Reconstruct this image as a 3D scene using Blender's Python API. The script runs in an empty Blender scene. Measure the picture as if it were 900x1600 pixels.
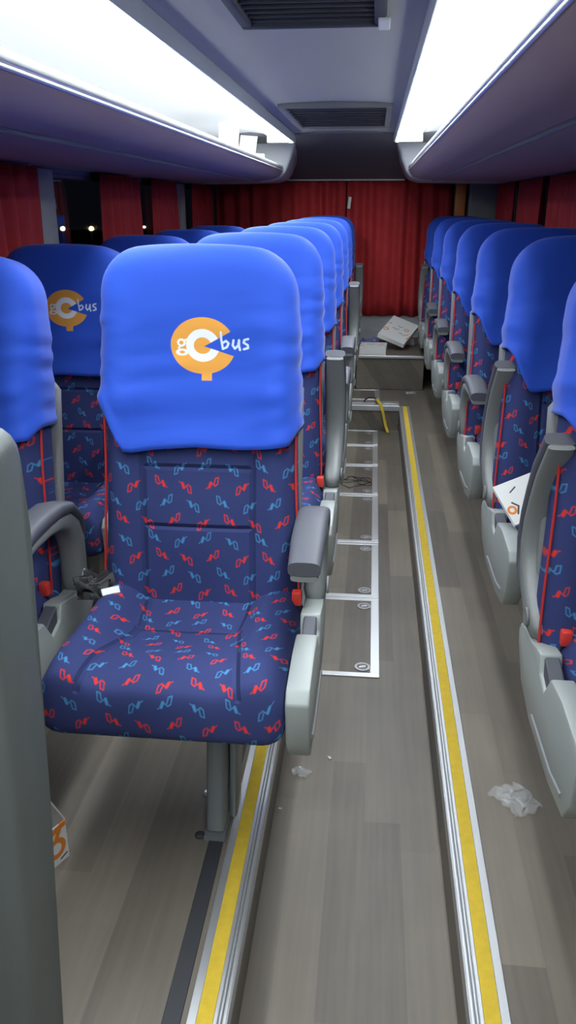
import bpy, bmesh, math, random
from mathutils import Vector, Matrix, noise
random.seed(7)
SC = bpy.context.scene
COL = SC.collection
PI = math.pi
R = math.radians

# ------------------------------------------------------------------ materials
class Ex:
    """tiny expression wrapper over Math nodes"""
    def __init__(s, nt, v): s.nt, s.v = nt, v
    def _op(s, op, *o):
        n = s.nt.nodes.new('ShaderNodeMath'); n.operation = op
        for i, a in enumerate((s,) + o):
            a = a.v if isinstance(a, Ex) else a
            if isinstance(a, (int, float)): n.inputs[i].default_value = a
            else: s.nt.links.new(a, n.inputs[i])
        return Ex(s.nt, n.outputs[0])
    def __add__(s, o): return s._op('ADD', o)
    def __sub__(s, o): return s._op('SUBTRACT', o)
    def __mul__(s, o): return s._op('MULTIPLY', o)
    def __truediv__(s, o): return s._op('DIVIDE', o)
    def min(s, o): return s._op('MINIMUM', o)
    def max(s, o): return s._op('MAXIMUM', o)
    def lt(s, o): return s._op('LESS_THAN', o)
    def gt(s, o): return s._op('GREATER_THAN', o)
    def abs(s): return s._op('ABSOLUTE')
    def sqrt(s): return s._op('SQRT')
    def floor(s): return s._op('FLOOR')
    def mod(s, m): return s._op('FLOORED_MODULO', m)
    def clamp(s):
        r = s._op('ADD', 0.0); r.v.node.use_clamp = True; return r
    def step(s, e=.0006):       # 1 inside (negative distance), soft edge
        r = (s * (-1.0 / e)) + .5; r.v.node.use_clamp = True; return r

def seg(x, y, a, b):
    ax, ay = a; bx, by = b; dx, dy = bx - ax, by - ay; l2 = dx * dx + dy * dy + 1e-9
    h = ((x - ax) * dx + (y - ay) * dy) * (1 / l2); h.v.node.use_clamp = True
    ex = x - ax - h * dx; ey = y - ay - h * dy
    return (ex * ex + ey * ey).sqrt()

def poly(x, y, pts):
    d = None
    for a, b in zip(pts[:-1], pts[1:]):
        s = seg(x, y, a, b); d = s if d is None else d.min(s)
    return d

def ell(x, y, cx, cy, rx, ry):
    ex = (x - cx) * (1 / rx); ey = (y - cy) * (1 / ry)
    return ((ex * ex + ey * ey).sqrt() - 1.0) * min(rx, ry)

def mat(name, col, rough=.5, metal=0, spec=.5, bump=0, bscale=200, var=0, vscale=6):
    m = bpy.data.materials.new(name); m.use_nodes = True
    nt = m.node_tree; b = nt.nodes['Principled BSDF']
    b.inputs['Base Color'].default_value = (*col, 1); b.inputs['Roughness'].default_value = rough
    b.inputs['Metallic'].default_value = metal; b.inputs['Specular IOR Level'].default_value = spec
    tc = nt.nodes.new('ShaderNodeTexCoord')
    if bump:
        n = nt.nodes.new('ShaderNodeTexNoise'); n.inputs['Scale'].default_value = bscale
        nt.links.new(tc.outputs['Object'], n.inputs['Vector'])
        bp = nt.nodes.new('ShaderNodeBump'); bp.inputs['Strength'].default_value = bump; bp.inputs['Distance'].default_value = .002
        nt.links.new(n.outputs['Fac'], bp.inputs['Height']); nt.links.new(bp.outputs[0], b.inputs['Normal'])
    if var:
        n = nt.nodes.new('ShaderNodeTexNoise'); n.inputs['Scale'].default_value = vscale; n.inputs['Detail'].default_value = 5
        nt.links.new(tc.outputs['Object'], n.inputs['Vector'])
        mx = nt.nodes.new('ShaderNodeMix'); mx.data_type = 'RGBA'
        mx.inputs['A'].default_value = (*[c * (1 - var) for c in col], 1); mx.inputs['B'].default_value = (*[min(1, c * (1 + var)) for c in col], 1)
        nt.links.new(n.outputs['Fac'], mx.inputs['Factor']); nt.links.new(mx.outputs['Result'], b.inputs['Base Color'])
    return m

def uvxy(nt):
    uv = nt.nodes.new('ShaderNodeUVMap'); uv.uv_map = 'UVMap'
    sp = nt.nodes.new('ShaderNodeSeparateXYZ'); nt.links.new(uv.outputs[0], sp.inputs[0])
    return Ex(nt, sp.outputs[0]), Ex(nt, sp.outputs[1])

def mixc(nt, fac, a, b):
    mx = nt.nodes.new('ShaderNodeMix'); mx.data_type = 'RGBA'
    nt.links.new(fac.v, mx.inputs['Factor'])
    for k, c in (('A', a), ('B', b)):
        if isinstance(c, tuple): mx.inputs[k].default_value = (*c, 1)
        else: nt.links.new(c, mx.inputs[k])
    return mx.outputs['Result']

NAVY = (.024, .032, .155); RED = (.68, .036, .022); SKY = (.06, .24, .47)
def fabric(name, seams):
    m = mat(name, NAVY, .85, spec=.25); nt = m.node_tree; b = nt.nodes['Principled BSDF']
    u, v = uvxy(nt)
    # woven motif: rows of zigzag ribbons, red and pale blue by turns, mirrored from column to column
    row = (v * (1 / .041)).floor()
    par = row.mod(2)
    uo = u + row.mod(4) * .017 + 2.0
    colm = (uo * (1 / .060)).floor()
    cm = colm.mod(2)
    lx = (uo - (colm + .5) * .060)
    ly = (v - (row + .5) * .041 + (cm - .5) * .012)
    k = 1 / .0190
    lx = lx * k; ly = ly * k
    sgn = (((colm + row) * .5).floor().mod(2) * 2.0) - 1.0
    rot = (cm * 2.0) - 1.0
    px = lx * sgn * rot * 1.12; py = ly * rot * .92
    d = seg(px, py, (-.55, .42), (-.38, .02)) - .17
    d = d.min(seg(px, py, (-.95, .62), (-.55, .40)) - .045)
    d = d.min(poly(px, py, [(-.35, -.05), (.18, .32), (.52, .1), (.62, -.62), (.22, -.5), (.05, .12)]) - .055)
    f = d.step(.12)
    c = mixc(nt, par, RED, SKY)
    nz = nt.nodes.new('ShaderNodeTexNoise'); nz.inputs['Scale'].default_value = 9
    tc = nt.nodes.new('ShaderNodeTexCoord'); nt.links.new(tc.outputs['Object'], nz.inputs['Vector'])
    base = mixc(nt, Ex(nt, nz.outputs['Fac']), (.030, .041, .132), (.037, .050, .158))
    col = mixc(nt, f, base, c)
    nt.links.new(col, b.inputs['Base Color'])
    # stitched seams as grooves
    h = None
    for a_, b_ in seams:
        s = seg(u, v, a_, b_); h = s if h is None else h.min(s)
    h = (h * (1 / .008)).min(1.0)
    w = nt.nodes.new('ShaderNodeTexNoise'); w.inputs['Scale'].default_value = 900
    nt.links.new(tc.outputs['Object'], w.inputs['Vector'])
    hh = h * .008 + Ex(nt, w.outputs['Fac']) * .0006
    bp = nt.nodes.new('ShaderNodeBump'); bp.inputs['Distance'].default_value = 1; bp.inputs['Strength'].default_value = .9
    nt.links.new(hh.v, bp.inputs['Height']); nt.links.new(bp.outputs[0], b.inputs['Normal'])
    return m

def cover_mat():
    m = mat('blue_cover_cloth', (.020, .086, .57), .7, spec=.3); nt = m.node_tree; b = nt.nodes['Principled BSDF']
    b.inputs['Sheen Weight'].default_value = .15
    u, v = uvxy(nt)
    S = .000258
    x = (u - .020) * (1 / S) + 375.; y = (v * -1 + .566) * (1 / S) + 355.
    disc = ell(x, y, 372, 355, 264, 224)
    # wedge cut from the apex to the right
    def half(p, q):
        dx, dy = q[0] - p[0], q[1] - p[1]; l = math.hypot(dx, dy)
        return (x - p[0]) * (-dy / l) + (y - p[1]) * (dx / l)
    w1 = half((380, 358), (590, 243)); w2 = half((380, 358), (635, 437))
    wedge = (w1 * -1).max(w2)          # negative inside the wedge
    cutw = wedge * -1
    org = disc.max(cutw)
    stem = ((x - 397).abs() - 42).max((y - 590).abs() - 44)
    org = org.min(stem)
    ring = (ell(x, y, 370, 351, 137, 130)).max(ell(x, y, 368, 353, 71, 66) * -1).max(cutw)
    g = ell(x, y, 196, 331, 26, 24).abs() - 8
    g = g.min(ell(x, y, 200, 407, 38, 20).abs() - 8)
    g = g.min(poly(x, y, [(222, 312), (240, 306)]) - 7)
    g = g.min(poly(x, y, [(190, 356), (172, 372), (182, 386), (220, 388)]) - 7)
    wht = ring.min(g)
    bus = poly(x, y, [(521, 246), (521, 300), (533, 376), (565, 362), (580, 332), (560, 312), (529, 330)]) - 9
    bus = bus.min(poly(x, y, [(620, 306), (613, 346), (630, 372), (656, 350), (665, 304), (664, 350), (672, 382)]) - 9)
    bus = bus.min(poly(x, y, [(740, 294), (708, 302), (702, 324), (736, 344), (738, 366), (704, 376)]) - 9)
    c = mixc(nt, org.step(4), (.020, .086, .57), (.80, .36, .06))
    c = mixc(nt, wht.step(4), c, (.82, .84, .85))
    c = mixc(nt, bus.step(4), c, (.62, .74, .88))
    nt.links.new(c, b.inputs['Base Color'])
    tc = nt.nodes.new('ShaderNodeTexCoord')
    mp = nt.nodes.new('ShaderNodeMapping'); mp.inputs['Scale'].default_value = (2, 2, 7); mp.inputs['Rotation'].default_value = (0, R(12), 0)
    nt.links.new(tc.outputs['Object'], mp.inputs[0])
    n = nt.nodes.new('ShaderNodeTexNoise'); n.inputs['Scale'].default_value = 1.6; n.inputs['Detail'].default_value = 3
    nt.links.new(mp.outputs[0], n.inputs['Vector'])
    bp = nt.nodes.new('ShaderNodeBump'); bp.inputs['Strength'].default_value = .3; bp.inputs['Distance'].default_value = .012
    nt.links.new(n.outputs['Fac'], bp.inputs['Height']); nt.links.new(bp.outputs[0], b.inputs['Normal'])
    return m

def floor_mat():
    m = mat('wood_look_vinyl', (.2, .19, .17), .42, spec=.4); nt = m.node_tree; b = nt.nodes['Principled BSDF']
    tc = nt.nodes.new('ShaderNodeTexCoord'); sp = nt.nodes.new('ShaderNodeSeparateXYZ'); nt.links.new(tc.outputs['Object'], sp.inputs[0])
    x, y, z = (Ex(nt, o) for o in sp.outputs)
    ix = ((x + z * .7) * (1 / .090)).floor()
    def rnd(e, w=0):
        n = nt.nodes.new('ShaderNodeTexWhiteNoise'); n.noise_dimensions = '2D'
        cx = nt.nodes.new('ShaderNodeCombineXYZ'); nt.links.new(e.v, cx.inputs[0])
        if isinstance(w, Ex): nt.links.new(w.v, cx.inputs[1])
        nt.links.new(cx.outputs[0], n.inputs['Vector']); return Ex(nt, n.outputs['Value'])
    iy = (y * (1 / .78) + rnd(ix) * 7).floor()
    r = rnd(ix, iy)
    mp = nt.nodes.new('ShaderNodeMapping'); mp.inputs['Scale'].default_value = (60, 2.5, 60); nt.links.new(tc.outputs['Object'], mp.inputs[0])
    n = nt.nodes.new('ShaderNodeTexNoise'); n.inputs['Scale'].default_value = 1; n.inputs['Detail'].default_value = 4; nt.links.new(mp.outputs[0], n.inputs['Vector'])
    n2 = nt.nodes.new('ShaderNodeTexNoise'); n2.inputs['Scale'].default_value = 5; n2.inputs['Detail'].default_value = 6; nt.links.new(tc.outputs['Object'], n2.inputs['Vector'])
    t = (r * .52 + Ex(nt, n.outputs['Fac']) * .45 + Ex(nt, n2.outputs['Fac']) * .4 - .20).clamp()
    c = mixc(nt, t, (.092, .080, .066), (.248, .214, .168))
    nt.links.new(c, b.inputs['Base Color'])
    bp = nt.nodes.new('ShaderNodeBump'); bp.inputs['Strength'].default_value = .15; bp.inputs['Distance'].default_value = .002
    nt.links.new(n.outputs['Fac'], bp.inputs['Height']); nt.links.new(bp.outputs[0], b.inputs['Normal'])
    return m

def emit(name, col, s):
    m = bpy.data.materials.new(name); m.use_nodes = True; nt = m.node_tree; nt.nodes.clear()
    e = nt.nodes.new('ShaderNodeEmission'); e.inputs[0].default_value = (*col, 1); e.inputs[1].default_value = s
    o = nt.nodes.new('ShaderNodeOutputMaterial'); nt.links.new(e.outputs[0], o.inputs[0]); return m

def glassy(name, col, rough=.05, ior=1.3, alpha=None):
    m = mat(name, col, rough); b = m.node_tree.nodes['Principled BSDF']
    b.inputs['Transmission Weight'].default_value = 1; b.inputs['IOR'].default_value = ior
    return m

M_floor = floor_mat()
M_backfab = fabric('motif_fabric_back', [((-.122, -.2), (-.122, .9)), ((.122, -.2), (.122, .9)), ((-.122, .172), (.122, .172)), ((-.122, .305), (.122, .305))])
M_seatfab = fabric('motif_fabric_seat', [((-.105, .28), (-.15, .0)), ((.105, .28), (.15, .0)), ((-.105, .28), (-.135, .62)), ((.105, .28), (.135, .62)), ((-.11, .27), (.11, .27)), ((-.12, .42), (.12, .42))])
M_cover = cover_mat()
M_pl = mat('light_grey_plastic', (.31, .335, .32), .42, bump=.08, bscale=500)
M_arm = mat('arm_grey_plastic', (.215, .228, .222), .42, bump=.08, bscale=500)
M_ring = mat('dull_metal_ring', (.36, .36, .36), .4, .7)
M_pd = mat('dark_grey_plastic', (.085, .088, .105), .55, bump=.12, bscale=600)
M_pm = mat('mid_grey_plastic', (.20, .205, .205), .5, bump=.1, bscale=500)
M_part = mat('grey_green_plastic', (.105, .118, .112), .5, bump=.15, bscale=350, var=.08)
M_red = mat('red_piping', (.50, .025, .025), .6)
M_redpl = mat('red_plastic', (.70, .05, .035), .4)
M_black = mat('black_webbing', (.012, .012, .014), .6)
M_steel = mat('grey_painted_steel', (.16, .175, .18), .38, spec=.5)
M_alu = mat('brushed_aluminium', (.60, .61, .62), .38, .75, bump=.1, bscale=300)
M_aludark = mat('grooved_aluminium', (.22, .22, .22), .5, .6)
M_yel = mat('yellow_grip_tape', (.66, .46, .035), .85, bump=.6, bscale=900, var=.18, vscale=60)
M_track = mat('dark_rubber_track', (.035, .037, .042), .6)
M_ceil = mat('grey_ceiling_cloth', (.50, .49, .465), .9, bump=.1, bscale=300)
M_cove = mat('white_cove_panel', (.56, .58, .61), .6)
M_cap = mat('pale_grey_moulding', (.52, .55, .58), .45)
M_dark = mat('charcoal_trim', (.045, .047, .055), .7, bump=.2, bscale=300)
M_bulk = mat('dark_bulkhead_cloth', (.16, .165, .18), .9)
M_under = mat('plum_rack_cloth', (.40, .29, .32), .9, bump=.15, bscale=300)
M_wall = mat('grey_wall_trim', (.20, .21, .22), .7, bump=.1)
M_pillar = mat('pillar_grey_trim', (.36, .38, .36), .55)
M_cur = mat('red_curtain_cloth', (.43, .022, .026), .8, var=.25, vscale=14)
M_carpet = mat('grey_rear_carpet', (.30, .32, .33), .95, bump=.6, bscale=180, var=.2, vscale=12)
M_glass = glassy('dark_window_glass', (.45, .47, .5), .01, 1.45)
M_white = mat('white_card', (.82, .82, .80), .6)
M_paper = mat('white_paper', (.85, .85, .84), .75)
M_orange = mat('orange_plastic', (.9, .33, .09), .5)
M_film = mat('clear_plastic_film', (.85, .87, .88), .18)
_b = M_film.node_tree.nodes['Principled BSDF']; _b.inputs['Alpha'].default_value = .13; _b.inputs['Specular IOR Level'].default_value = .9
M_vio = mat('violet_plastic_bag', (.16, .15, .36), .3)
M_crumb = mat('white_scrap', (.7, .7, .68), .8)
M_ground = mat('dark_asphalt', (.01, .01, .012), .95)
M_light = emit('white_light_diffuser', (.88, .95, 1.0), 24)
M_lamp = emit('warm_street_lamp', (1, .72, .35), 26)

def carton(name, shapes):
    m = mat(name, (.80, .80, .77), .6); nt = m.node_tree; b = nt.nodes['Principled BSDF']
    u, v = uvxy(nt); c = (.80, .80, .77)
    for s in shapes:
        if s[0] == 'ring': d = ell(u, v, s[1], s[2], s[3], s[3]).abs() - s[4]
        elif s[0] == 'dot': d = ell(u, v, s[1], s[2], s[3], s[4])
        elif s[0] == 'line': d = poly(u, v, s[1]) - s[2]
        c = mixc(nt, d.step(.001), c, s[-1])
    nt.links.new(c, b.inputs['Base Color']); return m
OR, NV, BK = (.85, .25, .03), (.02, .04, .2), (.05, .05, .06)
M_box1 = carton('printed_carton_small', [('line', [(-.05, .026), (0, .034), (.05, .043)], .007, OR), ('ring', .022, -.006, .019, .006, OR), ('line', [(.022, .014), (.034, .034)], .006, OR),
        ('line', [(-.032, -.02), (-.004, -.016)], .010, NV), ('line', [(-.030, -.022), (-.022, -.016)], .0022, (.8, .8, .8)), ('ring', -.012, -.018, .004, .0014, (.8, .8, .8)), ('line', [(.03, -.038), (.047, -.034)], .002, BK)])
M_box2 = carton('printed_carton_lid', [('ring', .055, .03, .016, .004, OR), ('ring', -.09, -.055, .018, .005, OR), ('line', [(-.02, .05), (0, .04), (.02, .048)], .003, BK), ('line', [(-.05, .0), (-.02, -.01), (.0, .005)], .003, BK),
        ('line', [(.02, -.04), (.05, -.05)], .003, BK), ('line', [(-.1, .04), (-.08, .05)], .003, BK), ('line', [(.10, -.09), (.13, .09)], .005, OR), ('line', [(.06, -.06), (.09, -.02)], .0025, BK)])
M_box3 = carton('printed_card_flap', [('line', [(-.095, -.04), (-.095, -.08)], .007, OR), ('line', [(-.10, -.078), (-.05, -.068), (-.02, -.080)], .006, OR), ('line', [(-.03, -.079), (.04, -.079)], .005, (.05, .12, .5)), ('ring', -.070, -.02, .010, .0035, OR), ('line', [(-.06, .0), (-.048, -.015), (-.06, -.035)], .0025, BK),
        ('line', [(-.03, -.035), (-.015, -.02), (.0, -.02)], .003, BK), ('line', [(-.05, .03), (-.03, .04)], .002, BK)])

# ------------------------------------------------------------------ mesh helpers
def link(name, verts, faces, m, parent=None, uvs=None, smooth=True, angle=35, loc=None):
    me = bpy.data.meshes.new(name); me.from_pydata([tuple(v) for v in verts], [], faces); me.update()
    for k in (m if isinstance(m, list) else [m]): me.materials.append(k)
    if uvs is not None:
        ul = me.uv_layers.new(name='UVMap')
        for lp in me.loops: ul.data[lp.index].uv = uvs[lp.vertex_index]
    bm = bmesh.new(); bm.from_mesh(me); bmesh.ops.recalc_face_normals(bm, faces=bm.faces); bm.to_mesh(me); bm.free()
    if smooth:
        me.polygons.foreach_set('use_smooth', [True] * len(me.polygons)); me.set_sharp_from_angle(angle=R(angle))
    o = bpy.data.objects.new(name, me); COL.objects.link(o)
    if parent: o.parent = parent
    if loc: o.location = loc
    return o

class MB:
    """collects shapes of ONE part"""
    def __init__(s): s.v, s.f, s.uv = [], [], []
    def add(s, v, f, uv=None):
        n = len(s.v); s.v += [Vector(p) for p in v]; s.f += [tuple(i + n for i in q) for q in f]
        s.uv += uv if uv else [(9, 9)] * len(v); return s
    def box(s, a, b, bev=0, seg_=2, mtx=None):
        bm = bmesh.new(); bmesh.ops.create_cube(bm, size=1)
        for v in bm.verts: v.co = Vector([a[i] + (v.co[i] + .5) * (b[i] - a[i]) for i in range(3)])
        if bev: bmesh.ops.bevel(bm, geom=bm.edges[:], offset=bev, segments=seg_, profile=.5, affect='EDGES')
        return s._bm(bm, mtx)
    def _bm(s, bm, mtx=None):
        bm.verts.ensure_lookup_table()
        if mtx: bmesh.ops.transform(bm, matrix=mtx, verts=bm.verts[:])
        s.add([v.co.copy() for v in bm.verts], [[v.index for v in f.verts] for f in bm.faces]); bm.free(); return s
    def prism(s, pts, x0, x1, axis='x', bev=0, seg_=2):
        """polygon extruded along an axis. axis x: pts are (y,z); y: pts are (x,z); z: pts are (x,y)"""
        def P(p, t): return {'x': (t, p[0], p[1]), 'y': (p[0], t, p[1]), 'z': (p[0], p[1], t)}[axis]
        bm = bmesh.new(); A = [bm.verts.new(P(p, x0)) for p in pts]; B = [bm.verts.new(P(p, x1)) for p in pts]
        bm.faces.new(A); bm.faces.new(B[::-1])
        for i in range(len(pts)):
            j = (i + 1) % len(pts); bm.faces.new((A[i], B[i], B[j], A[j]))
        bm.normal_update(); bm.verts.index_update()
        if bev:
            bmesh.ops.recalc_face_normals(bm, faces=bm.faces)
            ed = [e for e in bm.edges if len(e.link_faces) == 2 and e.calc_face_angle() > .5]
            bmesh.ops.bevel(bm, geom=ed, offset=bev, segments=seg_, profile=.5, affect='EDGES', clamp_overlap=True)
            bm.verts.index_update()
        return s._bm(bm)
    def sweep(s, path, a, b, n=4, k=16, side=(1, 0, 0), off=0):
        """rounded bar along a path; a = half width along side, b = half thickness (numbers or lists)"""
        P = [Vector(p) for p in path]; side = Vector(side); N = len(P); base = len(s.v); vs = []
        for i, p in enumerate(P):
            t = (P[min(i + 1, N - 1)] - P[max(i - 1, 0)]).normalized(); nn = t.cross(side).normalized(); sd = nn.cross(t).normalized()
            aa = a[i] if isinstance(a, (list, tuple)) else a; bb = b[i] if isinstance(b, (list, tuple)) else b
            oo = off[i] if isinstance(off, (list, tuple)) else off
            for q in range(k):
                th = 2 * PI * q / k; c, sn = math.cos(th), math.sin(th)
                vs.append(p + sd * aa * math.copysign(abs(c) ** (2 / n), c) + nn * (oo + bb * math.copysign(abs(sn) ** (2 / n), sn)))
        f = [(i * k + q, i * k + (q + 1) % k, (i + 1) * k + (q + 1) % k, (i + 1) * k + q) for i in range(N - 1) for q in range(k)]
        f += [tuple(range(k))[::-1], tuple((N - 1) * k + q for q in range(k))]
        return s.add(vs, f)
    def tube(s, path, r, k=8):
        P = [Vector(p) for p in path]
        d = (P[-1] - P[0]); side = Vector((1, 0, 0)) if abs(d.normalized().x) < .8 else Vector((0, 1, 0))
        return s.sweep(P, r, r, 2, k, side)
    def build(s, name, m, parent=None, **k):
        return link(name, s.v, s.f, m, parent, uvs=s.uv, **k)

def empty(name, label, cat, loc=(0, 0, 0), rz=0, group=None):
    o = bpy.data.objects.new(name, None); COL.objects.link(o); o.empty_display_size = .1
    o.location = loc; o.rotation_euler = (0, 0, rz); o['label'] = label; o['category'] = cat
    if group: o['group'] = group
    return o
def tag(o, label, cat, group=None, kind=None):
    o['label'] = label; o['category'] = cat
    if group: o['group'] = group
    if kind: o['kind'] = kind
    return o
def struct(o, label=None, cat=None):
    o['kind'] = 'structure'
    if label: o['label'] = label
    if cat: o['category'] = cat
    return o
def copy_tree(o, parent=None, swap=None):
    c = o.copy(); COL.objects.link(c)
    if parent: c.parent = parent
    for ch in list(o.children): copy_tree(ch, c)
    return c

# ------------------------------------------------------------------ seat
def sstep(a, b, x):
    t = max(0, min(1, (x - a) / (b - a))); return t * t * (3 - 2 * t)

ST = .742         # length of the back along its slope
def back_ring(s, hw, grow=0, front_only=False, K=56):
    """closed ring of the backrest at height s: list of (x, d)"""
    r = .085; top = ST + grow
    w0 = hw + .012 * sstep(.35, .0, s) - .018 * sstep(.3, .74, s) + grow
    w, hd = w0, .062 + grow
    if s > top - r:
        q = min(1, (s - (top - r)) / r); w = w0 - r * .95 + r * .95 * math.sqrt(max(0, 1 - q * q))
    rd = .045
    if s > top - rd:
        q = min(1, (s - (top - rd)) / rd); hd = (hd - .03) + .03 * math.sqrt(max(0, 1 - q * q)) if q < 1 else hd - .03
    out = []
    for i in range(K):
        th = 2 * PI * i / K; c, sn = math.cos(th), math.sin(th)
        x = w * math.copysign(abs(c) ** .42, c); d = hd * math.copysign(abs(sn) ** .55, sn)
        if d < 0:
            bol = sstep(.5, .8, abs(x) / w0) * sstep(1.02, .86, abs(x) / w0)
            lumb = .5 + .5 * math.cos((s - .16) / .2 * PI) if abs(s - .16) < .2 else 0
            d += -(.020 * bol * sstep(.72, .45, s) + .010 * lumb * (1 - sstep(.3, .7, abs(x) / w0)))
            d -= .016 * sstep(.50, .68, s) * (1 - .4 * (x / w0) ** 2)       # head wing
        out.append((x, d))
    return out

def dome(x, hw, s, top): return .014 * (1 - (x / hw) ** 2) * sstep(top - .12, top, s)

def seat_back(parent, hw, rec, side):
    yb, zb = .455, .455
    cr, sr = math.cos(rec), math.sin(rec)
    def W(x, d, s): return Vector((x, yb + s * sr + d * cr, zb + s * cr - d * sr))
    K = 56
    def ringset(slist, grow, wr=None):
        V, UV = [], []
        for j, s in enumerate(slist):
            ring = back_ring(s if not callable(s) else 0, hw, grow, K=K)
            for i, (x, d) in enumerate(ring):
                V.append(W(x, d, s + dome(x, hw, s, ST))); UV.append((x if d < .02 else x + 5, s))
        return V, UV
    def faces(n, cap0, cap1):
        F = [(j * K + i, j * K + (i + 1) % K, (j + 1) * K + (i + 1) % K, (j + 1) * K + i) for j in range(n - 1) for i in range(K)]
        if cap0: F.append(tuple(range(K))[::-1])
        if cap1: F.append(tuple((n - 1) * K + i for i in range(K)))
        return F
    tops = [ST - .085 + .085 * math.sin(PI / 2 * q / 7) for q in range(1, 8)]
    sl = [-.06 + i * .03 for i in range(25)]; sl = [s for s in sl if s < ST - .087] + [ST - .085] + tops
    V, UV = ringset(sl, 0)
    back = link('backrest', V, faces(len(sl), 1, 1), M_backfab, parent, uvs=UV, angle=60)
    # piping down both front edges
    for sg in (-1, 1):
        MB().tube([W(sg * (hw - .001 + .012 * sstep(.35, 0, s)), -.040, s) for s in [i * .03 for i in range(-1, 15)]], .0029, 6).build('piping', M_red, back)
    # slip-over cover: hem height depends on where round the back it is
    G = .010; T = ST + G
    NR = 40; V, UV = [], []
    def hem(x, d):
        t = x / (hw + G)
        front = .349 + .012 * t + .005 * math.cos(t * 5 + .6)
        lift = .125 * sstep(-.66, -.99, t)
        if t > .88: lift += .028 * sstep(.88, 1, t)
        h = front + lift
        if d > 0:
            side_h = .50 if t < 0 else .375
            h = h + (.47 - h) * sstep(-.01, .05, d) * (1 - abs(t) ** 6) if True else h
        return h
    for j in range(NR):
        q = j / (NR - 1)
        for i in range(K):
            th = 2 * PI * i / K
            x0, d0 = back_ring(.4, hw, G, K=K)[i]
            h = hem(x0, d0)
            if q < .72: s = h + (T - .085 - h) * (q / .72)
            else: s = T - .085 + .085 * math.sin(PI / 2 * (q - .72) / .28)
            x, d = back_ring(s, hw, G, K=K)[i]
            # creases in the cloth, strongest in the lower half and at the sides
            p = Vector((x * 3.2 + side * 3, d * 3, s * 15 - x * 2.2))
            a = .0075 * (sstep(.72, .5, s) * .9 + .15) * (noise.noise(p) + .6 * noise.noise(p * 2.1))
            a += .006 * sstep(.5, .95, abs(x) / hw) * noise.noise(Vector((x * 4, s * 30 + 7, side * 5)))* sstep(.74, .6, s)
            fl = .008 * sstep(.06, .0, s - h) if d < 0 else 0
            sg = -1 if d < 0 else 1
            V.append(W(x + a * .8 * (1 if x > 0 else -1) * sstep(.7, 1, abs(x) / hw), d + sg * (abs(a) + .001) * (1 if abs(d) > .01 else .2) + sg * fl, s + dome(x, hw, s, ST)))
            UV.append((x if d < .02 else x + 5, s))
    cov = link('headrest_cover', V, faces(NR, 0, 1), M_cover, parent, uvs=UV, angle=70)
    so = cov.modifiers.new('cloth thickness', 'SOLIDIFY'); so.thickness = .004; so.offset = 1
    # grey shell behind
    V = []; ss = [-.13, -.12, -.05, .1, .25, .4, .47, .49]
    for s in ss:
        e = .93 if s in (-.13, .49) else 1
        for i in range(K):
            th = 2 * PI * i / K; c, sn = math.cos(th), math.sin(th)
            V.append(W((hw + .006) * e * math.copysign(abs(c) ** .35, c), .066 + .024 * e * math.copysign(abs(sn) ** .6, sn), s))
    link('back_shell', V, faces(len(ss), 1, 1), M_pm, parent, angle=50)
    return W

def seat_cushion(parent, hw):
    NX, K = 29, 60; V, UV = [], []
    y0, y1, z0, z1 = .0, .47, .355, .475
    r = .045
    for i in range(NX):
        t = -1 + 2 * i / (NX - 1)
        t = math.copysign(1 - (1 - abs(t)) ** 1.35, t)
        x = t * hw
        e = max(0, (abs(x) - (hw - r)) / r); f = math.sqrt(max(0, 1 - e * e)) if e < 1 else 0
        ay = (y1 - y0) / 2 - .03 * (1 - f); az = (z1 - z0) / 2 * (.35 + .65 * f)
        arc = 0; prev = None; ring = []
        for k in range(K):
            th = PI * 1.5 - 2 * PI * k / K          # start under the front edge, go forward and over the top
            c, sn = -math.cos(th), math.sin(th)
            th2 = 2 * PI * k / K
            yy = -math.cos(th2 - PI / 2); zz = -math.sin(th2 + PI / 2)
            yy, zz = -math.sin(th2), -math.cos(th2)
            y = (y0 + y1) / 2 + ay * math.copysign(abs(yy) ** .45, yy)
            z = (z0 + z1) / 2 + az * math.copysign(abs(zz) ** .62, zz)
            up = sstep(-.1, .5, zz)
            bol = sstep(.48, .75, abs(x) / hw) * sstep(1.0, .84, abs(x) / hw)
            z += up * (  .027 * bol + .018 * sstep(.20, .06, y) * (1 - .2 * abs(t)) - .024 * sstep(.12, .22, y) * sstep(.44, .34, y) * (1 - sstep(.45, .65, abs(x) / hw)))
            z -= .010 * sstep(.14, .0, y) * sstep(.4, -.4, zz)
            p = Vector((x, y, z)); ring.append(p)
        for k in range(K):
            if k: arc += math.hypot(ring[k].y - ring[k - 1].y, ring[k].z - ring[k - 1].z)
            V.append(ring[k]); UV.append((x, arc - .33 + .0))
    F = [(i * K + k, i * K + (k + 1) % K, (i + 1) * K + (k + 1) % K, (i + 1) * K + k) for i in range(NX - 1) for k in range(K)]
    F += [tuple(range(K))[::-1], tuple((NX - 1) * K + k for k in range(K))]
    c = link('seat_cushion', V, F, M_seatfab, parent, uvs=UV, angle=60)
    for sg in (-1, 1):
        MB().tube([(sg * (hw + .0005), y, .415 + .022 * sstep(.2, .05, y)) for y in [.03 + .04 * i for i in range(11)]], .0029, 6).build('piping', M_red, c)
    return c

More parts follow.
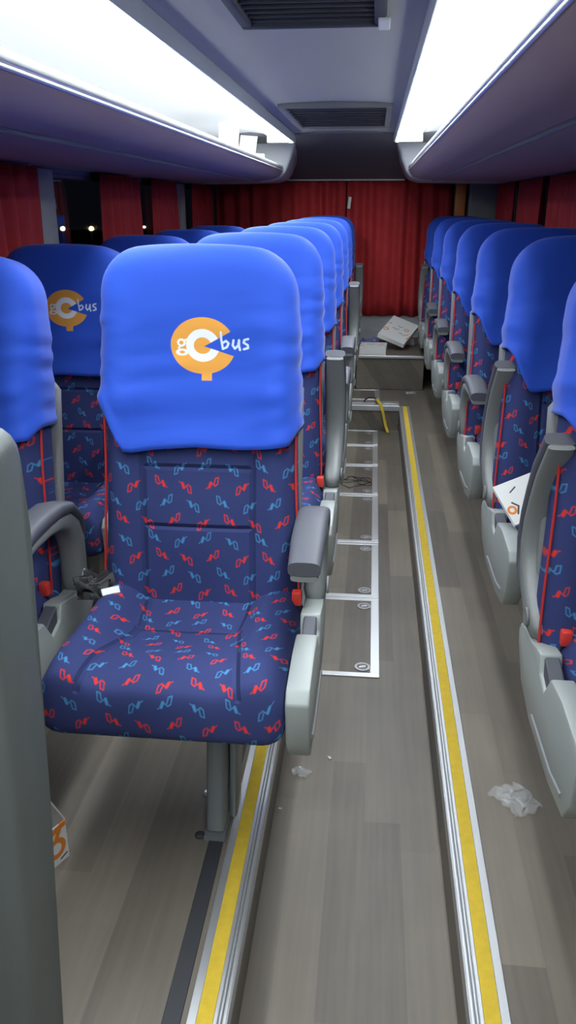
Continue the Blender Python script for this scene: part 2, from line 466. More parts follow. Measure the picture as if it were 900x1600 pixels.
ARM = [(0, -.058), (0, -.048), (.002, -.02), (.006, .03), (.004, .075), (-.014, .118), (-.050, .150), (-.105, .167), (-.17, .173), (-.24, .173), (-.335, .160)]
def build_arm(parent, cx, pivot, side):
    a = MB().sweep([(0, y, z) for y, z in ARM], [.012, .022, .027, .027, .028, .029, .030, .031, .031, .030, .026], [.012, .024, .031, .032, .032, .030, .024, .016, .012, .010, .007], 3.2, 20)
    arm = a.build('armrest', M_arm, parent, angle=50, loc=(cx, pivot[0], pivot[1]))
    d = MB()
    P = ARM[4:]
    d.sweep([(0, y, z) for y, z in P], [.026, .031, .033, .034, .034, .034, .031], [.006, .011, .014, .017, .018, .018, .016], 3.2, 20, off=[.032, .036, .033, .029, .026, .025, .020])
    d.build('arm_pad', M_pd, arm, angle=50)
    h = MB()
    V = []; k = 20
    h.sweep([(side * .0265, -.004, -.012), (side * .031, -.004, -.012)], .020, .020, 2, 20, side=(0, 1, 0))
    h.build('pivot_cap', M_pm, arm)
    return arm

def make_seat(name, label, side, po, hw, cw, rec, group):
    """aisle on +x when side is 1. origin on the floor under the middle of the front edge"""
    t = empty(name, label, 'bus seat', group=group)
    seat_cushion(t, cw)
    seat_back(t, hw, rec, side)
    # side skirt between cushion and aisle
    out = side * po; inn = side * (po - .045)
    pts = [(.03, .482), (.010, .46), (.02, .37), (.055, .318), (.165, .300), (.36, .300), (.47, .325), (.535, .385), (.545, .415), (.53, .438), (.48, .448), (.42, .452), (.375, .466),
           (.335, .474), (.322, .438), (.275, .425), (.235, .480), (.15, .490)]
    p = MB().prism(pts, min(out, inn), max(out, inn), 'x', .005, 2).build('side_panel', M_pl, t, angle=40)
    e = .002
    MB().prism([(.327, .474), (.320, .434), (.276, .421), (.256, .448), (.285, .462)], min(out, inn) + .008, max(out, inn) - .008, 'x', .003, 1).build('recline_pocket', M_pd, p)
    MB().sweep([(out + side * .001, .07, .352), (out + side * .001, .15, .335), (out + side * .001, .33, .332)], .005, .004, 2, 8, side=(0, 0, 1)).build('trim_rib', M_pm, p)
    build_arm(t, side * (po - .022), (.475, .490), side)
    # belt buckle standing between cushion and skirt
    bx = side * (cw - .012)
    bk = MB().box((bx - .011, .372, .470), (bx + .011, .394, .503), .004).build('belt_buckle', M_redpl, t)
    MB().box((bx - .008, .380, .44), (bx + .008, .386, .472), .001, 1).build('buckle_strap', M_black, bk)
    # pedestal
    lx = side * .065
    MB().sweep([(lx, .27, .37), (lx, .255, .28), (lx, .225, .15), (lx, .20, .05), (lx, .185, .012)], [.022, .022, .022, .021, .021], [.060, .050, .040, .034, .030], 4, 16).sweep(
        [(lx, .15, .008), (lx, .30, .008)], .024, .008, 4, 12).build('leg', M_steel, t, angle=50)
    MB().sweep([(lx + side * .036, .30, .37), (lx + side * .032, .28, .18), (lx + side * .028, .26, .0)], .010, [.075, .05, .035], 4, 16).build('leg', M_steel, t, angle=50)
    MB().box((-cw * .9, .10, .335), (cw * .9, .42, .372), .008).build('under_frame', M_steel, t)
    return t

def pose(t, up, rec=0):
    for c in t.children:
        if c.name.startswith('armrest'): c.rotation_euler = (R(-up), 0, 0)

LG = 'blue covered coach seats on the left side'
RG = 'blue covered single coach seats on the right side'
Lp = make_seat('bus_seat', 'nearest whole seat, facing us, orange and white logo on its bright blue cover', 1, .28, .213, .235, R(7.5), LG)
Lq = make_seat('bus_seat', 'dim blue seat with orange logo beside the window, half hidden behind the nearest whole seat', 1, .28, .213, .235, R(10.5), LG)
Rp = make_seat('bus_seat', 'grey raised armrest and blue seat cut off by the right picture edge', -1, .252, .226, .205, R(10.5), RG)

CX, DY = -.365, .8
Lp.location = (CX, 1.2, 0); pose(Lp, 0)
aisle = [
 ('second seat from the front in the left aisle row, its grey armrest raised upright', 62),
 ('third seat from the front in the left aisle row, dark armrest pad lowered', 0),
 ('fourth seat from the front in the left aisle row, armrest lowered', 0),
 ('fifth seat from the front in the left aisle row, second of its raised grey armrests', 58),
 ('sixth seat from the front in the left aisle row, just before the last one', 0),
 ('last seat of the left aisle row, at the rear red curtain with raised armrest', 58)]
first = True
for i, (lb, up) in enumerate(aisle):
    o = copy_tree(Lq)
    o['label'] = lb; o.location = (CX, 2.0 + DY * i, 0); pose(o, up)
Lq.location = (-.975, 2.02, 0); Lq.scale = (1, 1, .97); pose(Lq, 0)
win = [(-.945, 1.2, 'blue covered window seat cut off by the left picture edge, beside the nearest whole seat', 1),
       (-.93, 2.82, 'third window seat on the left, only its dark blue top showing below the street lamps', 1),
       (-.93, 3.62, 'fourth window seat on the left, dark blue top just above the nearer ones', 1),
       (-.93, 4.42, 'fifth window seat on the left, a sliver of its dark blue top showing', 1)]
for x, y, lb, _ in win:
    o = copy_tree(Lq); o['label'] = lb; o.location = (x, y, 0); o.scale = (1, 1, .985 if y < 1.5 else .97); pose(o, 0)
RX = .618
ry = [(1.08, 62, None), (1.87, 62, 'blue seat on the right with a white printed card on its cushion and raised armrest'),
      (2.68, 0, 'third seat of the right row, first with its dark armrest lowered'),
      (3.49, 0, 'fourth seat of the right row, armrest lowered, behind the first lowered armrest'),
      (4.30, 0, 'fifth seat of the right row, armrest lowered, deep blue cover'),
      (5.10, 0, 'sixth seat of the right row, armrest lowered, next to the rear step'),
      (5.92, 58, 'last seat of the right row, grey armrest raised against the rear curtain')]
for y, up, lb in ry:
    o = Rp if lb is None else copy_tree(Rp)
    if lb: o['label'] = lb
    o.location = (RX - (.012 if lb is None else 0), y, 0); pose(o, up)

# extras on the nearest seat: lap belt lying crumpled by the left rear corner of its cushion
mb = MB(); rr = random.Random(3)
pth = []
for i in range(26):
    a = i / 25; pth.append((-.205 - .052 * a + .018 * math.sin(i * 1.9), .36 + .05 * math.cos(i * 1.1) * (1 - .3 * a), .487 + .020 * abs(math.sin(i * 1.3)) + .012 * a))
mb.sweep(pth, .022, .0022, 3, 8, side=(.1, 1, .2))
lb_ = mb.build('lap_belt', M_black, Lp, angle=70)
MB().box((-.02, -.008, -.002), (.02, .008, .002), .001, 1, Matrix.Translation((-.185, .335, .506)) @ Matrix.Rotation(R(35), 4, 'Z') @ Matrix.Rotation(R(50), 4, 'X')).build('belt_tag', M_white, lb_)['label'] = 'small white tag'

# ------------------------------------------------------------------ floor
C0 = -.22                      # centre line of the coach
XL, XR = -1.40, .965
AZ = -.17
YF, YB = -1.6, 7.0
struct(MB().box((-.206, YF, AZ - .06), (.216, 5.46, AZ)).build('floor', M_floor, smooth=False), 'sunken grey wood-look vinyl aisle between the two yellow edged steps', 'floor')
struct(MB().box((XL, YF, -.23), (-.205, YB, 0)).build('floor_left', M_floor, smooth=False), 'raised grey vinyl floor under the left seats', 'floor')
struct(MB().box((.215, YF, -.23), (XR, YB, 0)).build('floor_right', M_floor, smooth=False), 'raised grey vinyl floor under the right seats', 'floor')
struct(MB().box((-.205, 5.46, -.23), (.215, YB, 0)).build('floor_rear', M_floor, smooth=False), 'grey vinyl floor at the rear end of the aisle', 'floor')
# rear plinth and carpeted hump under the rear window
struct(MB().prism([(6.0, 0), (6.0, .25), (6.98, .25), (6.98, 0)], -.10, .40, 'x', .004, 1).build('floor_step', M_floor, smooth=False), 'dark vinyl step closing the aisle at the rear', 'floor')
st = struct(MB().box((-.10, 5.985, .237), (.40, 6.012, .257), .003, 1).build('trim_1', M_alu), 'thin bright metal edge on the rear step', 'trim')
struct(MB().prism([(6.72, .25), (6.76, .36), (6.84, .42), (6.98, .43), (6.98, .25)], -.14, .42, 'x', .02, 3).build('wall_rear_base', M_carpet), 'grey carpeted hump below the rear curtain', 'wall')

def nosing(name, xs, sg, label):
    """stair nosing along y. xs = inner edge x, sg = direction away from the aisle"""
    g = MB()
    for a, b, z in ((-.001, .006, .004), (.0075, .0125, .0055), (.014, .022, .0055), (.050, .067, .0045)):
        xa, xb = sorted((xs + sg * a, xs + sg * b)); g.box((xa, YF, -.001), (xb, 5.46, z), .0012, 1)
    xa, xb = sorted((xs - sg * .003, xs + sg * .003)); g.box((xa, YF, -.034), (xb, 5.46, .003), .001, 1)
    o = struct(g.build(name, M_alu), label, 'trim')
    xa, xb = sorted((xs + sg * .0215, xs + sg * .0505))
    MB().box((xa, YF, -.001), (xb, 5.46, .0042), .001, 1).build('grip_strip', M_yel, o)['label'] = 'gritty yellow grip strip'
    xa, xb = sorted((xs + sg * .005, xs + sg * .0145))
    MB().box((xa, YF, -.001), (xb, 5.46, .002)).build('groove', M_aludark, o)
    return o
nosing('trim_2', .213, 1, 'yellow and silver step edge along the right of the aisle')
nosing('trim_3', -.203, -1, 'yellow and silver step edge along the left of the aisle')
g = MB().box((-.20, 5.452, -.030), (.213, 5.468, .004), .001, 1).box((-.20, 5.47, -.001), (.213, 5.52, .0045), .001, 1).box((-.20, 5.525, -.001), (.213, 5.60, .0045), .001, 1)
struct(g.build('trim_4', M_alu), 'plain silver edge across the end of the sunken aisle', 'trim')
struct(MB().box((-.312, YF, -.001), (-.280, 6.0, .003), .001, 1).build('trim_5', M_track), 'dark seat rail line in the left floor', 'trim')

# hatches in the aisle floor
def hatch(y0, y1, x0, x1, z, label, rings=True):
    h = empty('floor_hatch', label, 'floor hatch', ((x0 + x1) / 2, y0, z), group='metal framed hatches in the aisle')
    w = (x1 - x0) / 2; d = y1 - y0; fw = .026
    MB().box((-w + fw, fw, -.0005), (w - fw, d - fw, .003), .001, 1).build('hatch_lid', M_floor, h)
    f = MB()
    f.box((-w, .003, -.001), (w, fw, .0055), .0015, 1).box((-w, d - fw, -.001), (w, d - .003, .0055), .0015, 1)
    f.box((w - fw - .006, fw, -.001), (w, d - fw, .0055), .0015, 1).box((-w, fw, -.001), (-w + fw, d - fw, .0055), .0015, 1)
    f.build('hatch_frame', M_alu, h)
    if rings:
        for yy in (.062, d - .075):
            v, fc = [], []
            k = 28
            for i in range(k):
                a = 2 * PI * i / k
                for (r, zz) in ((.027, .003), (.026, .0062), (.018, .0062), (.016, .0035)):
                    v.append((.075 + r * math.cos(a), yy + r * math.sin(a), zz))
            for i in range(k):
                for q in range(3): fc.append((i * 4 + q, i * 4 + q + 1, ((i + 1) % k) * 4 + q + 1, ((i + 1) % k) * 4 + q))
            rg = link('ring_handle', v, fc, M_ring, h)
            m2 = MB().sweep([(.075, yy, .003), (.075, yy, .0048)], .015, .015, 2, 20, side=(1, 0, 0)); m2.build('recess', M_aludark, rg)
            MB().sweep([(.064, yy - .004, .0055), (.086, yy + .004, .0055)], .004, .0016, 3, 8, side=(0, 1, 0)).build('pull_tab', M_alu, rg)
hy = [2.30, 2.88, 3.44, 4.10, 4.63, 5.06, 5.44]
hl = ['nearest metal framed floor hatch with two ring handles', 'second metal framed hatch from the front, beside the second seat', 'third metal framed hatch from the front',
      'fourth metal framed hatch, with a thin black wire lying on it', 'fifth metal framed hatch from the front', 'sixth metal framed hatch, against the end riser of the sunken aisle']
for i in range(6): hatch(hy[i], hy[i + 1], -.196, .070, AZ, hl[i])
hatch(5.64, 5.98, -.19, .075, 0, 'dull hatch on the upper floor between cross edge and rear step', False)

# ------------------------------------------------------------------ shell
def wall_pts(o): return o
struct(MB().box((XL - .06, YF, -.23), (XL, YB, .70)).box((XL - .06, YF, 1.43), (XL, YB, 1.80)).build('wall_left', M_wall, smooth=False), 'grey side wall left', 'wall')
struct(MB().box((XR, YF, -.23), (XR + .06, YB, .70)).box((XR, YF, 1.43), (XR + .06, YB, 1.80)).build('wall_right', M_wall, smooth=False), 'grey side wall right', 'wall')
struct(MB().box((XL - .06, YB, -.23), (XR + .06, YB + .06, 1.80)).build('wall_back', M_wall, smooth=False), 'rear wall', 'wall')
struct(MB().box((XL - .06, YF - .06, -.23), (XR + .06, YF, 1.80)).build('wall_front', M_wall, smooth=False), 'front wall', 'wall')
pill = [(-.1, .08), (3.37, 3.56), (5.94, 6.08)]
ti = 6
for sx, X in ((-1, XL), (1, XR)):
    for y0, y1 in ((pill if sx < 0 else [(1.6, 1.78), (5.72, 5.80)])):
        xa, xb = sorted((X - sx * .035, X + sx * .06))
        struct(MB().box((xa, y0, .69), (xb, y1, 1.44), .008, 2).build('trim_%d' % ti, M_pillar), 'grey window pillar', 'trim'); ti += 1
wi = 1
for sx, X, spans in ((-1, XL, [(YF, -.1), (.08, 3.37), (3.56, 5.94), (6.08, YB)]), (1, XR, [(YF, 1.6), (1.78, 5.72), (5.80, YB)])):
    for y0, y1 in spans:
        xa, xb = sorted((X + sx * .03, X + sx * .038))
        w = struct(MB().box((xa, y0, .70), (xb, y1, 1.43)).build('window_%d' % wi, M_glass, smooth=False), 'dark side window', 'window'); wi += 1
        xa, xb = sorted((X + sx * .0, X + sx * .03))
        fr = MB().box((xa, y0, .70), (xb, y0 + .025, 1.43), .003, 1).box((xa, y1 - .025, .70), (xb, y1, 1.43), .003, 1).box((xa, y0 + .025, .70), (xb, y1 - .025, .72), .003, 1).box((xa, y0 + .025, 1.41), (xb, y1 - .025, 1.43), .003, 1)
        fr.build('window_frame', M_aludark, w)
# bright metal upright beside the left pillar, right rear corner pillar
struct(MB().box((XL - .002, 3.325, .72), (XL + .03, 3.352, 1.47), .004, 2).build('trim_%d' % ti, M_alu), 'thin bright metal upright beside the left window pillar', 'trim'); ti += 1
struct(MB().box((.73, 6.90, .5), (XR, YB, 1.47), .02, 3).build('trim_%d' % ti, M_pillar), 'grey pillar in the right rear corner', 'trim'); ti += 1

# ceiling: profile swept along y. u = distance from the centre line
def prof(name, pts, y0, y1, m, parent=None, thick=.03, angle=35):
    """open profile (u,z) both sides mirrored not needed; thickened upward and swept"""
    up = [(x, z + thick) for x, z in pts[::-1]]
    return MB().prism(pts + up, y0, y1, 'y').build(name, m, parent, angle=angle)
ce = struct(prof('ceiling', [(C0 - .325, 1.735), (C0 - .2, 1.745), (C0, 1.75), (C0 + .2, 1.745), (C0 + .325, 1.735)], YF, 5.75, M_ceil), 'grey ceiling panel over the aisle', 'ceiling')
for sx in (-1, 1):
    q = [(C0 + sx * u, z) for u, z in ((.325, 1.735), (.505, 1.735), (.62, 1.745), (.80, 1.73), (.98, 1.66), (1.10, 1.56), (1.20, 1.46))]
    if sx < 0: q = q[::-1]
    struct(prof('ceiling_cove_%s' % ('left' if sx < 0 else 'right'), q, YF, 6.25, M_cove), 'white curved ceiling panel above the luggage rack', 'ceiling')
# bulkhead sloping down to the rear
bk = MB().prism([(5.74, 1.735), (6.0, 1.715), (6.35, 1.66), (6.70, 1.565), (6.88, 1.485), (6.99, 1.48), (6.99, 1.80), (5.74, 1.80)], XL, XR, 'x')
struct(bk.build('ceiling_rear', M_bulk), 'dark bulkhead sloping down above the rear curtain', 'ceiling')
# roof over everything
struct(MB().box((XL - .06, YF - .06, 1.80), (XR + .06, YB + .06, 1.84)).build('ceiling_roof', M_wall, smooth=False))

def ceil_vent(y0, y1, hw, cx, label, n):
    v = empty('ceiling_vent', label, 'ceiling hatch', (cx, y0, 1.744)); d = y1 - y0
    f = MB()
    f.box((-hw, 0, -.022), (hw, .035, .006), .006).box((-hw, d - .035, -.022), (hw, d, .006), .006).box((-hw, .035, -.022), (-hw + .03, d - .035, .006), .006).box((hw - .03, .035, -.022), (hw, d - .035, .006), .006)
    f.build('frame', M_dark if n > 12 else M_pm, v)
    MB().box((-hw + .03, .035, -.006), (hw - .03, d - .035, .004)).build('grille_panel', M_dark, v)
    s = MB()
    for i in range(n):
        y = .05 + (d - .1) * i / (n - 1); s.box((-hw + .03, y - .006, -.014), (hw - .03, y + .006, -.006), .002, 1)
    s.build('grille', M_dark, v)
    return v
v1 = ceil_vent(.9, 2.36, .185, -.175, 'large dark grille in the ceiling nearest the camera', 28)
MB().box((.165, 1.34, -.03), (.195, 1.45, -.020), .003, 1).build('latch', M_white, v1)['label'] = 'white latch on the grille edge'
ceil_vent(4.15, 5.26, .27, -.205, 'dark framed hatch in the ceiling near the rear bulkhead', 9)

# long ceiling lights
for sx, lb in ((-1, 'long bright white ceiling light over the left luggage rack'), (1, 'long bright white ceiling light over the right luggage rack')):
    L = empty('ceiling_light', lb, 'ceiling light', (C0 + sx * .415, 0, 1.735), group='two long ceiling lights')
    hs = [(-sx * .090, .0), (-sx * .090, -.052), (-sx * .082, -.052), (sx * .090, -.006), (sx * .090, 0)]
    MB().prism(hs, YF + .02, 5.76, 'y', .002, 1).build('light_housing', M_cap, L)
    df = [(-sx * .080, -.050), (-sx * .076, -.056), (-sx * .03, -.048), (sx * .03, -.033), (sx * .070, -.020), (sx * .084, -.009), (sx * .080, -.006)]
    MB().prism(df, YF + .03, 5.75, 'y').build('diffuser', M_light, L)
    MB().box((-.095, 5.75, -.054), (.095, 5.78, 0), .008).build('end_piece', M_cap, L)

# luggage racks
for sx, lb in ((-1, 'luggage rack along the left wall with a bright lip'), (1, 'luggage rack along the right wall with a bright lip')):
    X = XL if sx < 0 else XR
    def U(u): return C0 + sx * u
    e = abs(X - C0)
    L = empty('luggage_rack', lb, 'luggage rack', (0, 0, 0), group='luggage racks')
    body = [(U(.440), 1.535), (U(.446), 1.512), (U(.470), 1.484), (U(.52), 1.466), (U(.62), 1.458), (U(.80), 1.453), (X, 1.450), (X, 1.486), (U(.62), 1.490), (U(.475), 1.494), (U(.464), 1.510), (U(.460), 1.540)]
    MB().prism(body, YF + .01, 6.10, 'y').build('rack_shelf', M_under, L, angle=50)
    xa, xb = sorted((U(.480), X)); MB().box((xa, YF + .012, 1.486), (xb, 6.098, 1.4965)).build('bounce_liner', M_ceil, L)  # unseen grey sheet, added to keep pink bounce light off the cove
    MB().sweep([(U(.447), YF + .01, 1.545), (U(.447), 6.10, 1.545)], .010, .013, 3, 14).sweep([(U(.441), YF + .01, 1.527), (U(.441), 6.10, 1.527)], .004, .005, 2, 10).build('lip_rail', M_alu, L)
    MB().box((min(U(.60), U(.615)), YF + .01, 1.449), (max(U(.60), U(.615)), 6.10, 1.462), .003, 1).build('trim_rib', M_pm, L)
    # moulded end cap sweeping from the ceiling down round the end of the rack
    cap = [(U(.33), 1.745), (U(.355), 1.69), (U(.385), 1.60), (U(.42), 1.52), (U(.455), 1.475), (U(.52), 1.455), (U(.8), 1.448), (X, 1.445), (X, 1.745)]
    MB().prism(cap, 6.10, 6.62, 'y', .02, 3).build('end_cap', M_cap, L, angle=50)

# ------------------------------------------------------------------ curtains
def curtain(p0, p1, z0, z1, label, folds, amp=.022, seed=0, group=None):
    p0, p1 = Vector(p0), Vector(p1); d = p1 - p0; Ln = d.length; d.normalize(); n = Vector((-d.y, d.x))
    N = folds * 10; V, F = [], []; rows = 9; rg = random.Random(seed); ph = [rg.uniform(-.8, .8) for _ in range(folds + 2)]; am = [rg.uniform(.45, 1.2) for _ in range(folds + 2)]
    for j in range(rows):
        t = j / (rows - 1)
        for i in range(N + 1):
            a = i / N; k = a * folds; ki = int(k); fr = k - ki
            aa = am[ki] * (1 - fr) + am[min(ki + 1, folds)] * fr; pp = ph[ki] * (1 - fr) + ph[min(ki + 1, folds)] * fr
            o = amp * aa * math.sin(2 * PI * k + pp + .5 * t) * (.75 + .35 * (1 - t)) + .006 * math.sin(5 * k + 3 * t)
            q = p0 + d * (a * Ln) + n * o; V.append((q.x, q.y, z0 + (z1 - z0) * t))
    for j in range(rows - 1):
        for i in range(N): F.append((j * (N + 1) + i, j * (N + 1) + i + 1, (j + 1) * (N + 1) + i + 1, (j + 1) * (N + 1) + i))
    c = link('curtain', V, F, M_cur, angle=80)
    so = c.modifiers.new('cloth thickness', 'SOLIDIFY'); so.thickness = .003
    return tag(c, label, 'curtain', group)
xc = XL + .075
curtain((xc, 2.2), (xc, 3.27), .72, 1.44, 'red curtain at the left picture edge, before the grey window pillar', 9, seed=1)
curtain((xc, 4.1), (xc, 4.72), .72, 1.44, 'red curtain bunch on the left window, behind the second street lamp', 6, seed=2)
curtain((xc, 5.02), (xc, 5.62), .72, 1.44, 'red curtain bunch on the left window, beyond the third street lamp', 6, seed=3)
curtain((xc, 6.14), (xc, 6.82), .72, 1.44, 'red curtain in the left rear corner', 7, seed=4)
xc = XR - .045
curtain((xc, 3.0), (xc, 4.72), .72, 1.44, 'red curtain on the right window at the picture edge', 13, seed=5)
curtain((xc, 4.84), (xc, 5.66), .72, 1.44, 'red curtain on the right window, middle of three', 7, seed=6)
curtain((xc, 5.86), (xc, 6.66), .72, 1.44, 'dark red curtain on the right window beside the rear corner pillar', 7, seed=8)
c1 = curtain((-1.30, 6.92), (-.24, 6.92), .43, 1.478, 'red rear curtain, half behind the left seats', 9, .028, seed=9)
c2 = curtain((-.23, 6.915), (.60, 6.915), .43, 1.478, 'red rear curtain hanging at the end of the aisle', 7, .030, seed=11)
MB().box((-.012, -.004, -.045), (.012, .004, .045), .002, 1, Matrix.Translation((-.21, 6.885, 1.315)) @ Matrix.Rotation(R(6), 4, 'Y')).build('cloth_tag', M_white, c2)['label'] = 'small white tag'
tag(MB().tube([(-.72, 6.875, 1.484), (-.235, 6.875, 1.484)], .006).tube([(-.205, 6.875, 1.484), (.22, 6.875, 1.484)], .006).box((-.235, 6.868, 1.478), (-.205, 6.90, 1.490), .002, 1).build('curtain_rail', M_white), 'thin white rail above the rear curtain', 'curtain rail')
og = MB().prism([(.665 + .04 * math.cos(a), 1.475 + .04 * math.sin(a)) for a in [PI * i / 12 for i in range(13)]] + [(.625, 1.16), (.705, 1.16)], 6.885, 6.999, 'y', .006, 2)
tag(og.build('emergency_handle', M_orange), 'upright orange rounded panel beside the right rear corner pillar', 'handle')

# ------------------------------------------------------------------ partition in the left foreground
pt = empty('partition', 'dark grey moulded partition filling the left foreground', 'partition', (-.82, .8, 0))
pr = [(.78, 0), (.775, .6), (.772, 1.0), (.782, 1.034), (.80, 1.045), (.885, 1.056), (.90, 1.04), (.905, .95), (.90, .5), (.90, 0)]
pr = [(y - .8, z) for y, z in pr]
V = []
xsl = [-.48, .372, .388, .399, .405]
secs = [0, 0, .004, .011, .026]
K = len(pr); cy, cz = .06, .5
for x, e in zip(xsl, secs):
    for y, z in pr:
        zz = z - (e if z > .8 else 0); yy = .04 + (y - .04) * (1 - e * 9)
        V.append((x + (.000 - .05 * max(0, 1 - z / .8) if x > 0 else 0), yy, zz))
F = [(i * K + k, i * K + (k + 1) % K, (i + 1) * K + (k + 1) % K, (i + 1) * K + k) for i in range(len(xsl) - 1) for k in range(K)]
F += [tuple(range(K))[::-1], tuple((len(xsl) - 1) * K + k for k in range(K))]
pb = link('panel_body', V, F, M_part, pt, angle=50)
MB().box((-.46, -.05, .02), (.27, -.018, .86), .02, 3).build('kick_panel', M_part, pt)
MB().box((-.45, -.06, -.001), (.33, .11, .02), .004).build('base_rail', M_steel, pt)

# ------------------------------------------------------------------ cartons, papers, litter
def carton_box(name, size, m, loc, rot, label, group=None, lid=0, cat='box', front='y'):
    """card box; the face towards -y (or the top) carries the print through its UVs"""
    w, d, h = size; t = .004
    root = empty(name, label, cat, loc, group=group); root.rotation_euler = rot
    v = [(-w, -d, 0), (w, -d, 0), (w, d, 0), (-w, d, 0), (-w * .99, -d * .99, h), (w * .99, -d * .99, h), (w * .99, d * .99, h), (-w * .99, d * .99, h)]
    mb = MB()
    def quad(a, b, c, dd, uv=None): mb.add([v[a], v[b], v[c], v[dd]], [(0, 1, 2, 3)], uv)
    quad(0, 1, 5, 4, [(-w, -h / 2), (w, -h / 2), (w, h / 2), (-w, h / 2)] if front == 'y' else None)
    quad(1, 2, 6, 5, [(-d, -h / 2), (d, -h / 2), (d, h / 2), (-d, h / 2)] if front == 'x' else None)
    quad(2, 3, 7, 6); quad(3, 0, 4, 7); quad(0, 3, 2, 1)
    if not lid: quad(4, 5, 6, 7, [(-w, -d), (w, -d), (w, d), (-w, d)] if front == 'z' else None)
    b = mb.build('box_body', m, root, smooth=False)
    so = b.modifiers.new('card thickness', 'SOLIDIFY'); so.thickness = .003; so.offset = -1
    if lid:
        ca, sa = math.cos(lid), math.sin(lid)
        def Lp_(x, l): return (x, d - l * ca, h + l * sa)
        lm = MB().add([Lp_(-w, 0), Lp_(w, 0), Lp_(w, 2 * d), Lp_(-w, 2 * d)], [(0, 1, 2, 3)], [(-w, d), (w, d), (w, -d), (-w, -d)] if front == 'z' else None)
        lm.add([Lp_(-w, 2 * d), Lp_(w, 2 * d), (w, d - 2 * d * ca - .03 * sa, h + 2 * d * sa - .03 * ca), (-w, d - 2 * d * ca - .03 * sa, h + 2 * d * sa - .03 * ca)], [(0, 1, 2, 3)])
        l = lm.build('box_lid', m, root, smooth=False)
        so = l.modifiers.new('card thickness', 'SOLIDIFY'); so.thickness = .003
    return root

def crumple(name, size, m, loc, rot, label, cat, seed=0, amp=.3, freq=3, group=None, n=14, thick=.0015):
    rg = random.Random(seed); sx, sy = size; V, F = [], []; o3 = Vector((rg.random() * 20, rg.random() * 20, rg.random() * 20))
    for j in range(n):
        for i in range(n):
            x, y = i / (n - 1) - .5, j / (n - 1) - .5
            q = Vector((x * freq, y * freq, 0)) + o3
            h = abs(noise.noise(q)) + .5 * abs(noise.noise(q * 2.3))
            ex = noise.noise(q * 1.7 + Vector((5, 0, 0))); ey = noise.noise(q * 1.7 + Vector((0, 7, 0)))
            V.append([(x + ex * .25) * sx, (y + ey * .25) * sy, h * amp * min(sx, sy)])
    zm = min(v[2] for v in V)
    for v in V: v[2] -= zm
    for j in range(n - 1):
        for i in range(n - 1): F.append((j * n + i, j * n + i + 1, (j + 1) * n + i + 1, (j + 1) * n + i))
    o = link(name, V, F, m, angle=18); o.location = loc; o.rotation_euler = rot
    s = o.modifiers.new('sheet thickness', 'SOLIDIFY'); s.thickness = thick; s.offset = 1
    return tag(o, label, cat, group)

carton_box('snack_box', (.056, .052, .095), M_box1, (-.677, 1.26, 0), (0, 0, R(-26)), 'white snack box with orange print standing on the floor behind the partition', lid=R(66), front='x')
def tilted(o, ex, ey, top, h):
    ex = Vector(ex).normalized(); ey = Vector(ey); ey = (ey - ex * ey.dot(ex)).normalized(); ez = ex.cross(ey)
    o.rotation_euler = Matrix((ex, ey, ez)).transposed().to_4x4().to_euler(); o.location = Vector(top) - ez * h
card = carton_box('snack_box', (.085, .060, .010), M_box3, (0, 0, 0), (0, 0, 0), 'white printed carton lying tilted on the second right seat', front='z')
tilted(card, (.14, .05, .045), (-.05, .09, .085), (.448, 2.09, .568), .010)
carton_box('snack_box', (.10, .12, .055), M_box2, (.022, 6.165, .252), (0, 0, R(-3)), 'crushed white printed carton lying at the left end of the rear step', front='z', group='cartons on the rear step')
big = carton_box('snack_box', (.108, .165, .032), M_box2, (0, 0, 0), (0, 0, 0), 'largest white printed carton, tilted on top of the rear step litter', front='z', group='cartons on the rear step')
tilted(big, (.20, -.06, -.07), (.16, .30, .10), (.215, 6.39, .392), .032)
carton_box('snack_box', (.09, .07, .05), M_box2, (.285, 6.62, .252), (0, 0, R(-20)), 'white carton half hidden behind the tilted carton on the rear step', front='z', group='cartons on the rear step')
crumple('plastic_bag', (.14, .12), M_vio, (-.01, 6.44, .252), (0, 0, .3), 'crumpled violet plastic bag on the rear step behind the cartons', 'plastic bag', 4, .85, 2.2, n=22)
crumple('plastic_bag', (.10, .09), M_pm, (.075, 6.63, .252), (0, 0, .8), 'grey crumpled bag on the rear step behind the tilted carton', 'plastic bag', 5, .9, 2.2, n=22)
crumple('plastic_wrapper', (.075, .095), M_film, (.375, 1.545, .002), (0, 0, .5), 'clear plastic wrapper on the right floor beside the yellow edge', 'wrapper', 11, .17, 3)
crumple('plastic_wrapper', (.032, .045), M_film, (-.148, 1.80, AZ + .002), (0, 0, 1.2), 'small crumpled clear wrapper on the aisle floor beside the left step edge', 'wrapper', 12, .5, 4)
crumple('plastic_wrapper', (.07, .06), M_film, (.305, 5.86, .002), (0, 0, .2), 'pale wrapper on the floor just before the rear step', 'wrapper', 13, .35, 3)
for x, y, z, s, lb, sd in ((-.073, 1.875, AZ, .012, 'tiny white paper scrap in the middle of the aisle', 21), (-.19, 1.66, AZ, .008, 'tiny white scrap beside the left step edge', 22),
                           (-.36, 1.70, 0, .016, 'thin white paper sliver on the floor under the nearest seat', 23)):
    crumple('paper_scrap', (s, s * .6), M_crumb, (x, y, z + .001), (0, 0, sd), lb, 'paper scrap', sd, .4, 2, n=6)
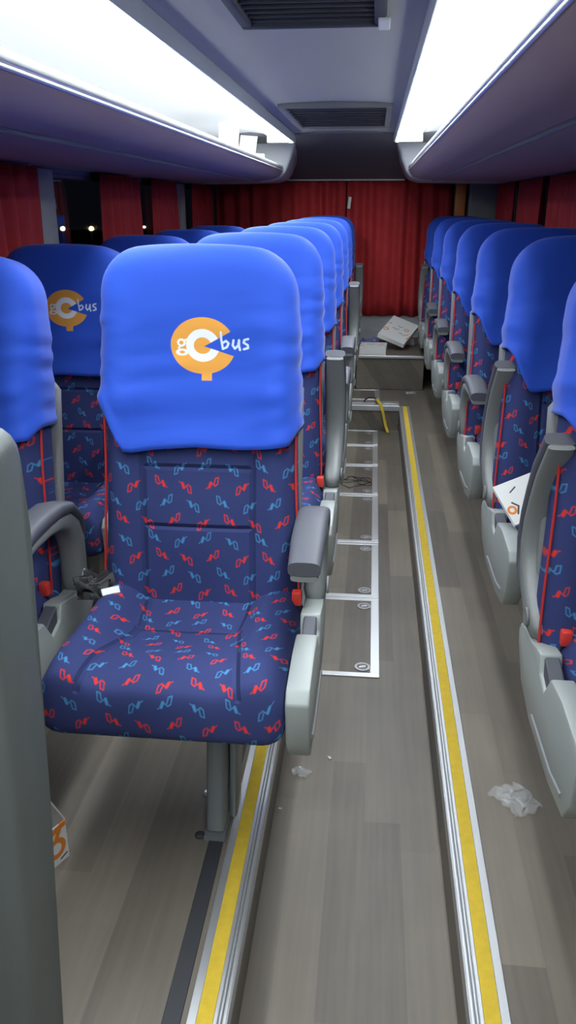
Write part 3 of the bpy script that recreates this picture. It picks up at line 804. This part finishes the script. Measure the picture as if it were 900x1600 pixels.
# papers and cartons left on the racks
for i, (x, y, w, d, h, rz, lb) in enumerate(((-.81, 4.75, .055, .11, .085, 12, 'white carton on the left rack, nearest of the three'), (-.83, 5.25, .06, .10, .065, -15, 'white carton on the left rack, middle of the three'),
                                              (-.84, 5.78, .06, .10, .115, 25, 'white carton on the left rack, next to the rear end cap'), (.355, 3.45, .06, .12, .105, 8, 'white carton on the right rack below the ceiling light'))):
    carton_box('snack_box', (w, d, h), M_white, (x, y, 1.4985), (R(0), 0, R(rz)), lb, group='cartons left on the luggage racks', lid=R(35 + 12 * i) if i in (0, 2) else 0)
# yellow strap hanging over the cross edge, black wire on a hatch
pth = [(.055, 5.62, .008), (.05, 5.56, .030), (.062, 5.50, .034), (.085, 5.455, .016), (.100, 5.437, -.03), (.112, 5.430, -.08), (.125, 5.425, -.13), (.138, 5.40, -.160), (.142, 5.37, -.162)]
yl = MB().sweep(pth, .010, .003, 3, 10, side=(1, .2, 0)).build('strap', M_yel, angle=60)
tag(yl, 'yellow strap hanging over the silver edge at the aisle end', 'strap')
MB().tube([(-.03, 5.56, .008), (-.02, 5.54, .03), (.01, 5.53, .045), (.04, 5.535, .042), (.055, 5.55, .03)], .005).build('loop', M_black, yl)['label'] = 'black cord loop'
pth = []
for i in range(60):
    a = i * .42; pth.append((-.06 + .075 * math.cos(a * .55 + .6) + .025 * math.cos(a * 1.7), 4.30 + .07 * math.sin(a * .8) + .05 * math.sin(a * .31), AZ + .0085 + .002 * math.sin(a * 2)))
tag(MB().tube(pth, .0018, 6).build('wire', M_black), 'thin black tangled wire lying on the fourth floor hatch', 'wire')
# screw head and bolt hole plugs by the pedestal
for x, y, lb in ((-.345, 1.50, 'small shiny floor bolt beside the nearest seat pedestal'), (-.335, 1.365, 'dark floor plug beside the foot of the nearest seat pedestal')):
    tag(MB().sweep([(x, y, -.001), (x, y, .004), (x, y, .007)], [.011, .011, .006], [.011, .011, .006], 2, 16).build('floor_bolt', M_alu if y > 1.4 else M_track, angle=30), lb, 'bolt')

# ------------------------------------------------------------------ outside: night with a few lamps
gr = struct(MB().box((-60, -10, -1.35), (-1.6, 90, -1.25)).build('ground', M_ground, smooth=False), 'dark ground outside', 'ground')
for x, y, z, r, lb in ((-14, 37.0, .30, .095, 'warm street lamp outside the left window, first from the pillar'), (-14, 40.9, .20, .105, 'warm street lamp outside the left window, second from the pillar'),
                    (-14, 50.6, .03, .075, 'faint street lamp outside the left window, third from the pillar'), (-14, 58.4, -.08, .12, 'street lamp outside the left window, farthest from the pillar')):
    s = empty('street_lamp', lb, 'street lamp', (x, y, -1.25), group='street lamps seen through the left window')
    H = z + 1.25
    MB().tube([(0, 0, 0), (0, 0, H - r * .8)], .04).build('lamp_post', M_steel, s)
    MB().sweep([(0, 0, H - r * .9), (0, 0, H - r * .6), (0, 0, H), (0, 0, H + r * .6), (0, 0, H + r * .9)], [r * .4, r * .8, r, r * .8, r * .4], [r * .4, r * .8, r, r * .8, r * .4], 2, 16).build('lamp_head', M_lamp, s)
w = bpy.data.worlds.new('night'); SC.world = w; w.use_nodes = True
w.node_tree.nodes['Background'].inputs[0].default_value = (.02, .025, .04, 1); w.node_tree.nodes['Background'].inputs[1].default_value = .25

# ------------------------------------------------------------------ camera
cd = bpy.data.cameras.new('camera'); cam = bpy.data.objects.new('camera', cd); COL.objects.link(cam)
cd.sensor_fit = 'VERTICAL'; cd.sensor_height = 36; cd.lens = 36 * 1250 / 1600; cd.clip_start = .02
cam.location = (0, 0, 1.3); cam.rotation_euler = (R(90 - 21.007), 0, R(5.842))
SC.camera = cam
vs = SC.view_settings; vs.view_transform = 'Standard'; vs.look = 'None'; vs.gamma = 1; vs.use_curve_mapping = False; vs.exposure = 0
SC.cycles.max_bounces = 8; SC.cycles.use_denoising = True
